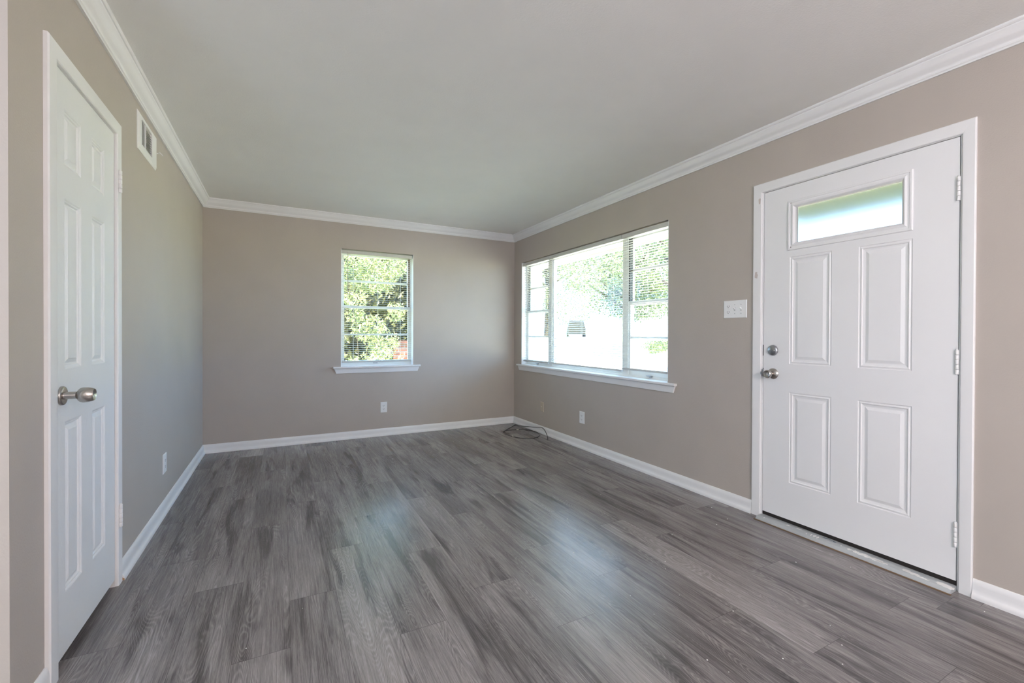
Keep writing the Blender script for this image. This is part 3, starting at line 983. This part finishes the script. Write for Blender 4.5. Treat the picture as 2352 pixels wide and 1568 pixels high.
# ------------------------------------------------------------------ vent register on the left wall, local X = +y
ua, ub, za, zb = -2.182, -1.804, 2.133, 2.333
uc = (ua + ub) / 2
off = (uc, 0, za)
r_ = empty('vent_register', (LX, uc, za), PI / 2, 'white metal air vent with dark louvres high on the left wall', 'vent')
o0, o1, p0, p1 = -2.126, -1.917, 2.170, 2.303
mb = MB(off)
rings = [[(ua, 0, za), (ub, 0, za), (ub, 0, zb), (ua, 0, zb)],
         [(ua, -0.003, za), (ub, -0.003, za), (ub, -0.003, zb), (ua, -0.003, zb)],
         [(ua + 0.012, -0.010, za + 0.012), (ub - 0.012, -0.010, za + 0.012), (ub - 0.012, -0.010, zb - 0.012), (ua + 0.012, -0.010, zb - 0.012)],
         [(o0, -0.010, p0), (o1, -0.010, p0), (o1, -0.010, p1), (o0, -0.010, p1)],
         [(o0, 0.030, p0), (o1, 0.030, p0), (o1, 0.030, p1), (o0, 0.030, p1)]]
mb.loops(rings, caps=False, smooth=False)
mb.build('frame', M['trim'], r_)
mb = MB(off); mb.box((o0, 0.028, p0), (o1, 0.034, p1)); mb.build('duct_opening', M['slot'], r_)
mb = MB(off); mb.box((-2.048, -0.009, p0), (-2.040, 0.02, p1)); mb.build('divider', M['trim'], r_)
for k in range(3):
    u = o0 + 0.001 + k * 0.0255
    mb = MB(off); mb.extrude([(u, -0.0075, p0), (u + 0.0275, -0.0045, p0), (u + 0.0275, -0.0035, p0), (u, -0.0065, p0)], (0, 0, p1 - p0)); mb.build('vane', M['grey_vane'], r_)
for k in range(9):
    zz = p0 + 0.007 + k * (p1 - p0 - 0.012) / 9
    mb = MB(off); mb.extrude([(-2.040, -0.008, zz), (-2.040, -0.007, zz - 0.001), (-2.040, 0.008, zz + 0.010), (-2.040, 0.007, zz + 0.011)], (o1 + 2.040, 0, 0)); mb.build('louver', M['grey_vane'], r_)
mb = MB(off)
mb.tube([(-1.830, -0.008, 2.228), (-1.826, -0.020, 2.231), (-1.838, -0.030, 2.233), (-1.828, -0.038, 2.226), (-1.824, -0.044, 2.219)], [0.0022, 0.0028, 0.0028, 0.0024, 0.0016], 8)
mb.build('lever', M['trim'], r_)


# ------------------------------------------------------------------ cable on the floor
def smooth_path(p, n=8):
    p = [Vector(q) for q in p]
    out = []
    for i in range(len(p) - 1):
        a0 = p[max(i - 1, 0)]; a1 = p[i]; a2 = p[i + 1]; a3 = p[min(i + 2, len(p) - 1)]
        for k in range(n):
            t = k / n
            out.append(0.5 * ((2 * a1) + (a2 - a0) * t + (2 * a0 - 5 * a1 + 4 * a2 - a3) * t * t + (3 * a1 - a0 - 3 * a2 + a3) * t ** 3))
    out.append(p[-1])
    return out


path = [(-0.104, -1.007, 0.004), (-0.085, -0.957, 0.036), (-0.070, -0.893, 0.068), (-0.060, -0.832, 0.085), (-0.055, -0.767, 0.085), (-0.052, -0.657, 0.065), (-0.050, -0.566, 0.050),
        (-0.048, -0.380, 0.023), (-0.046, -0.257, 0.008), (-0.062, -0.166, 0.004), (-0.090, -0.175, 0.004), (-0.235, -0.316, 0.004), (-0.362, -0.432, 0.004), (-0.380, -0.458, 0.0045), (-0.345, -0.452, 0.010),
        (-0.285, -0.439, 0.011), (-0.209, -0.439, 0.008), (-0.111, -0.447, 0.005), (-0.058, -0.499, 0.004), (-0.038, -0.610, 0.004), (-0.043, -0.705, 0.004), (-0.076, -0.794, 0.004),
        (-0.116, -0.838, 0.004), (-0.177, -0.879, 0.004), (-0.233, -0.893, 0.004), (-0.317, -0.863, 0.004), (-0.377, -0.788, 0.004), (-0.409, -0.669, 0.004), (-0.415, -0.568, 0.004)]
sp = smooth_path(path)
mb = MB((-0.2, -0.55, 0)); mb.tube(sp, 0.0037, 8)
cb = mb.build('coaxial_cable', M['cable'])
cb.location = (-0.2, -0.55, 0)
tag(cb, 'black coaxial cable lying coiled on the floor in the far right corner', 'cable')
for (i0, i1) in ((16, 0.30), (26, 0.55)):
    a_, b_ = Vector(path[i0]), Vector(path[i0 + 1])
    d = (b_ - a_).normalized()
    c = a_.lerp(b_, i1)
    mb = MB((-0.2, -0.55, 0))
    mb.tube([c - d * 0.018, c - d * 0.004, c - d * 0.0035, c + d * 0.010], [0.0048, 0.0048, 0.0062, 0.0062], 12)
    mb.build('connector', M['connector'], cb)

# tiny flecks of dry paint on the planks
rng = random.Random(4)
mb = MB()
for k in range(46):
    x = rng.uniform(-1.4, -0.1); y = rng.uniform(-4.7, -2.6)
    if k < 10:
        x = rng.uniform(-2.9, -1.4); y = rng.uniform(-3.4, -0.6)
    r = rng.uniform(0.0012, 0.0032)
    mb.lathe((x, y, 0.0), (0, 0, 1), [(0, r), (r * 0.5, r * 0.7), (r * 0.7, 0)], 6)
o = mb.build('paint_flecks', M['smear'])
tag(o, 'tiny white flecks of dried paint scattered over the floor by the entry door', 'paint flecks', 'stuff')


# ------------------------------------------------------------------ globe lamps added as fill light, unseen behind the camera
def fill_pendant(x, y, key, label):
    off = (x, y, ZC)
    r_ = empty('fill_pendant', (x, y, ZC), 0, label, 'fill light', None, 'added fill globes behind the camera')
    mb = MB(off); mb.lathe((x, y, ZC), (0, 0, -1), [(0, 0.065), (0.012, 0.065), (0.022, 0.050), (0.026, 0.012), (0.58, 0.008), (0.582, 0.035), (0.61, 0.045)], 28)
    mb.build('stem', M['nickel'], r_)
    mb = MB(off); mb.lathe((x, y, ZC - 0.60), (0, 0, -1), [(0.22 - 0.22 * math.cos(PI * k / 20), 0.22 * math.sin(PI * k / 20)) for k in range(21)], 32)
    mb.build('fill_globe', emission('lit_globe_' + key, FILL_COLOR[key], FILL_STRENGTH[key]), r_)


fill_pendant(-5.2, -6.8, 'side_fill', 'added fill light globe, unseen in the adjoining space left of the camera')
fill_pendant(-1.9, -6.6, 'rear_fill', 'added fill light globe, unseen farther behind the camera')


# ------------------------------------------------------------------ outdoors
def ground_plane(name, x0, x1, y0, y1, z, mat, label, cat):
    mb = MB(); mb.box((x0, y0, z - 0.05), (x1, y1, z))
    return tag(mb.build(name, mat), label, cat, 'structure')


ground_plane('ground', -60, 120, -40, 120, -0.26, M['lawn'], 'sunlit pale lawn outside the windows', 'ground')
ground_plane('driveway', 0.9, 16.8, -22, 40, -0.235, M['concrete'], 'bright concrete driveway outside the wide window', 'driveway')
mb = MB(); mb.extrude([(17.0, -40, -0.255), (23.0, -40, 0.94), (120, -40, 0.94), (120, -40, -0.255)], (0, 160, 0))
tag(mb.build('slope', M['lawn']), 'pale grass bank rising beyond the driveway to the street', 'bank', 'structure')
ground_plane('road', 23.2, 30, -40, 120, 0.965, M['asphalt'], 'grey street on top of the grass bank', 'road')
# eave and porch
mb = MB(); mb.box((T + 0.001, -7.7, 2.130), (0.62, 0.6, 2.17)); mb.box((0.60, -7.7, 2.10), (0.62, 0.6, 2.30)); mb.box((T + 0.001, -7.7, 2.17), (0.60, 0.6, 2.30))
tag(mb.build('trim_5', M['cream']), 'cream painted roof eave above the wide window', 'eave', 'structure')
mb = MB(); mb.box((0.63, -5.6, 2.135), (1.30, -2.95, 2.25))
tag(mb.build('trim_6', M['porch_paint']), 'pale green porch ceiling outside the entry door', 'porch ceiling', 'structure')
mb = MB(); mb.box((0.44, 0.215, -0.26), (0.56, 0.335, 2.13)); mb.box((0.42, 0.195, -0.26), (0.58, 0.355, -0.10))
tag(mb.build('porch_post', M['post'], None, 0.004), 'pale blue grey post outside the left end of the wide window', 'post')
mb = MB((0, 3.3, 0)); mb.box((-0.82, 3.2, -0.26), (0.3, 3.42, 0.98)); mb.box((-0.85, 3.17, 0.98), (0.33, 3.45, 1.04))
o = mb.build('brick_wall', M['brick']); o.location = (0, 3.3, 0)
tag(o, 'low orange brick wall behind the leaves outside the narrow window', 'brick wall')


def foliage(name, mat, blobs, n, size, seed, parent=None, aspect=0.35, droop=0.3):
    r = random.Random(seed)
    verts, faces = [], []
    tot = sum(b[3] * b[4] * b[5] for b in blobs)
    for (x, y, z, rx, ry, rz) in blobs:
        for _ in range(max(8, int(n * rx * ry * rz / tot))):
            while True:
                p = Vector((r.uniform(-1, 1), r.uniform(-1, 1), r.uniform(-1, 1)))
                if 0.05 < p.length <= 1: break
            p *= p.length ** -0.35
            c = Vector((x + p.x * rx, y + p.y * ry, z + p.z * rz))
            d = Vector((r.gauss(0, 1), r.gauss(0, 1), r.gauss(0, 1) - droop)).normalized()
            s = d.cross(Vector((r.gauss(0, 1), r.gauss(0, 1), r.gauss(0, 1)))).normalized()
            nn = d.cross(s)
            L_ = size * r.uniform(0.6, 1.3); w_ = L_ * aspect
            i = len(verts)
            verts += [tuple(c), tuple(c + d * L_ * 0.45 + s * w_ * 0.5 + nn * w_ * 0.15), tuple(c + d * L_), tuple(c + d * L_ * 0.45 - s * w_ * 0.5 + nn * w_ * 0.15)]
            faces += [(i, i + 1, i + 2), (i, i + 2, i + 3)]
    me = bpy.data.meshes.new(name); me.from_pydata(verts, [], faces); me.materials.append(mat); me.update()
    o = bpy.data.objects.new(name, me); COL.objects.link(o)
    if parent: o.parent = parent
    return o


def tree(name, x, y, h, r, mat, n, leaf, label, seed, cat='tree', group=None, low=0.35, zg=-0.26, aspect=0.5):
    root = empty(name, (x, y, zg), 0, label, cat, None, group)
    rr = random.Random(seed)
    mb = MB()
    mb.tube([(0, 0, 0), (0.04 * h * 0.3, 0, h * 0.3), (0, 0.02 * h, h * 0.7)], [0.022 * h, 0.017 * h, 0.008 * h], 8)
    for k in range(6):
        a_ = rr.uniform(0, 2 * PI); zz = rr.uniform(0.3, 0.6) * h
        mb.tube([(0, 0, zz), (0.5 * r * math.cos(a_), 0.5 * r * math.sin(a_), zz + 0.15 * h)], [0.014 * h, 0.006 * h], 6)
    mb.build('trunk', M['bark'], root)
    blobs = []
    for k in range(12):
        a_ = rr.uniform(0, 2 * PI); q = rr.uniform(0.1, 0.75) * r
        zz = h * rr.uniform(low + 0.08, 0.95)
        s = r * rr.uniform(0.32, 0.55)
        blobs.append((q * math.cos(a_), q * math.sin(a_), zz, s, s, s * 0.75))
    foliage('foliage', mat, blobs, n, leaf, seed, root, aspect)
    return root


# shrubs close to the narrow window
def shrub(x, y, blobs, mat, n, leaf, label, seed, aspect=0.30):
    root = empty('shrub', (x, y, -0.26), 0, label, 'shrub')
    mb = MB(); rr = random.Random(seed)
    for b in blobs[:2]:
        mb.tube([(rr.uniform(-.05, .05), rr.uniform(-.05, .05), 0), (b[0] * 0.4, b[1] * 0.4, b[2] * 0.6), (b[0], b[1], b[2])], [0.010, 0.006, 0.003], 6)
    mb.build('stem', M['bark'], root)
    foliage('foliage', mat, blobs, n, leaf, seed, root, aspect, 0.15)
    return root


shrub(-1.55, 2.15, [(-0.30, 0, 2.55, 0.42, 0.25, 0.22), (0.12, 0.1, 2.30, 0.38, 0.25, 0.22), (-0.50, 0.1, 2.25, 0.30, 0.2, 0.2), (-0.15, 0, 1.95, 0.2, 0.2, 0.14), (0.40, 0.1, 2.6, 0.3, 0.25, 0.3),
                    (0.10, 0.1, 1.50, 0.28, 0.22, 0.22), (0.22, 0.1, 1.22, 0.16, 0.2, 0.14), (-0.12, 0.1, 1.72, 0.16, 0.2, 0.1), (0.50, 0.1, 1.78, 0.16, 0.2, 0.16), (0.46, 0.1, 1.32, 0.12, 0.2, 0.12),
                    (-0.06, -0.1, 0.98, 0.20, 0.18, 0.12), (-0.40, -0.1, 0.86, 0.20, 0.2, 0.10), (0.28, 0, 1.10, 0.18, 0.2, 0.10), (0.06, -0.1, 0.72, 0.14, 0.2, 0.08), (0.55, 0, 0.95, 0.10, 0.15, 0.09)],
      M['leaf_bright'], 6200, 0.072, 'sunlit pale leafy bush right outside the narrow window', 21)
GT = 'dense trees behind the bush outside the narrow window'
tree('tree', -2.85, 5.2, 4.8, 1.62, M['leaf_shaded'], 5200, 0.17, 'leafy tree with shade put into its leaf colour behind the left half of the narrow window', 31, 'tree', GT, 0.02)
tree('tree', 0.45, 5.4, 5.0, 1.62, M['leaf_shaded'], 6000, 0.17, 'leafy tree with shade put into its leaf colour behind the right half of the narrow window', 32, 'tree', GT, 0.02)
tree('tree', -1.3, 11.0, 12.5, 3.9, M['leaf_shaded'], 26000, 0.32, 'tall green tree farthest behind the narrow window', 33, 'tree', GT, 0.02)
# trees beyond the wide window
TW = 'trees across the driveway outside the wide window'
tree('tree', 7.4, 17.8, 9.0, 3.2, M['leaf_mid'], 15000, 0.16, 'green tree seen through the left part of the wide window', 41, 'tree', TW, 0.18)
tree('tree', 16.0, 15.6, 9.8, 4.6, M['leaf_mid'], 30000, 0.17, 'large green tree seen through the middle of the wide window', 42, 'tree', TW, 0.22)
tree('tree', 29.5, 46.5, 15.5, 7.8, M['leaf_mid'], 26000, 0.26, 'tall tree across the street in the middle of the wide window', 43, 'tree', TW, 0.12, 0.94)
tree('tree', 31.5, 25.5, 12.5, 5.5, M['leaf_mid'], 22000, 0.26, 'tall tree across the street in the right part of the wide window', 44, 'tree', TW, 0.18, 0.94)
tree('tree', 8.4, 4.1, 6.6, 2.3, M['leaf_mid'], 12000, 0.11, 'near tree whose branches hang at the top right of the wide window', 45, 'tree', TW, 0.55)
# low hedge
root = empty('hedge', (18.6, 15.4, 0.0), 0, 'low green hedge on the grass bank, seen through the right part of the wide window', 'hedge')
foliage('foliage', M['leaf_mid'], [(k * 0.55 - 1.4, k * 0.25 - 0.6, 0.45, 0.5, 0.5, 0.42) for k in range(6)], 1800, 0.12, 51, root, 0.5)
# white house across the street
hx, hy = 43.0, 33.0
root = empty('house', (hx, hy, 0.94), 0, 'low white house across the street behind the trees', 'house')
mb = MB(); mb.box((-4, -13, 0), (4, 9, 2.9)); mb.build('wall', M['siding'], root)
mb = MB(); mb.extrude([(-4.6, -13.6, 2.85), (4.6, -13.6, 2.85), (0, -13.6, 4.6)], (0, 23.2, 0)); mb.build('roof', M['roof'], root)
for yy in (-9, -5.5, -2):
    mb = MB(); mb.box((-4.04, yy - 0.7, 1.0), (-3.9, yy + 0.7, 2.2)); mb.build('window', M['car_glass'], root)
# parked car seen from behind
cx, cy = 24.6, 32.8
root = empty('parked_car', (cx, cy, 0.967), math.radians(-34), 'dark parked car standing on the street, seen through the wide window', 'car')
mb = MB()
sec = [(-0.90, 0.30), (0.90, 0.30), (0.95, 0.55), (0.95, 0.85), (0.90, 1.00), (0.74, 1.58), (0.62, 1.66), (-0.62, 1.66), (-0.74, 1.58), (-0.90, 1.00), (-0.95, 0.85), (-0.95, 0.55)]
def csec(y, top, wf):
    out = []
    for x, z in sec:
        zz = min(z, top) if z > 1.0 else z
        out.append((x * wf, y, zz))
    return out
mb.loops([csec(-2.25, 1.45, 0.94), csec(-2.05, 1.66, 0.98), csec(0.4, 1.66, 1.0), csec(1.15, 1.05, 1.0), csec(2.0, 0.98, 0.96), csec(2.25, 0.85, 0.88)], smooth=True)
mb.build('body', M['car'], root)
mb = MB(); mb.face([(-0.66, -2.262, 1.05), (0.66, -2.262, 1.05), (0.58, -2.20, 1.46), (-0.58, -2.20, 1.46)]); mb.face([(-0.66, -2.245, 1.05), (0.66, -2.245, 1.05), (0.58, -2.185, 1.46), (-0.58, -2.185, 1.46)])
mb.build('rear_window', M['car_glass'], root)
for sx in (-1, 1):
    for yy in (-1.45, 1.45):
        mb = MB(); mb.lathe((sx * 0.74, yy, 0.34), (sx, 0, 0), [(0, 0.34), (0.02, 0.345), (0.20, 0.345), (0.22, 0.32), (0.22, 0.0)], 20)
        mb.build('wheel', M['tyre'], root)
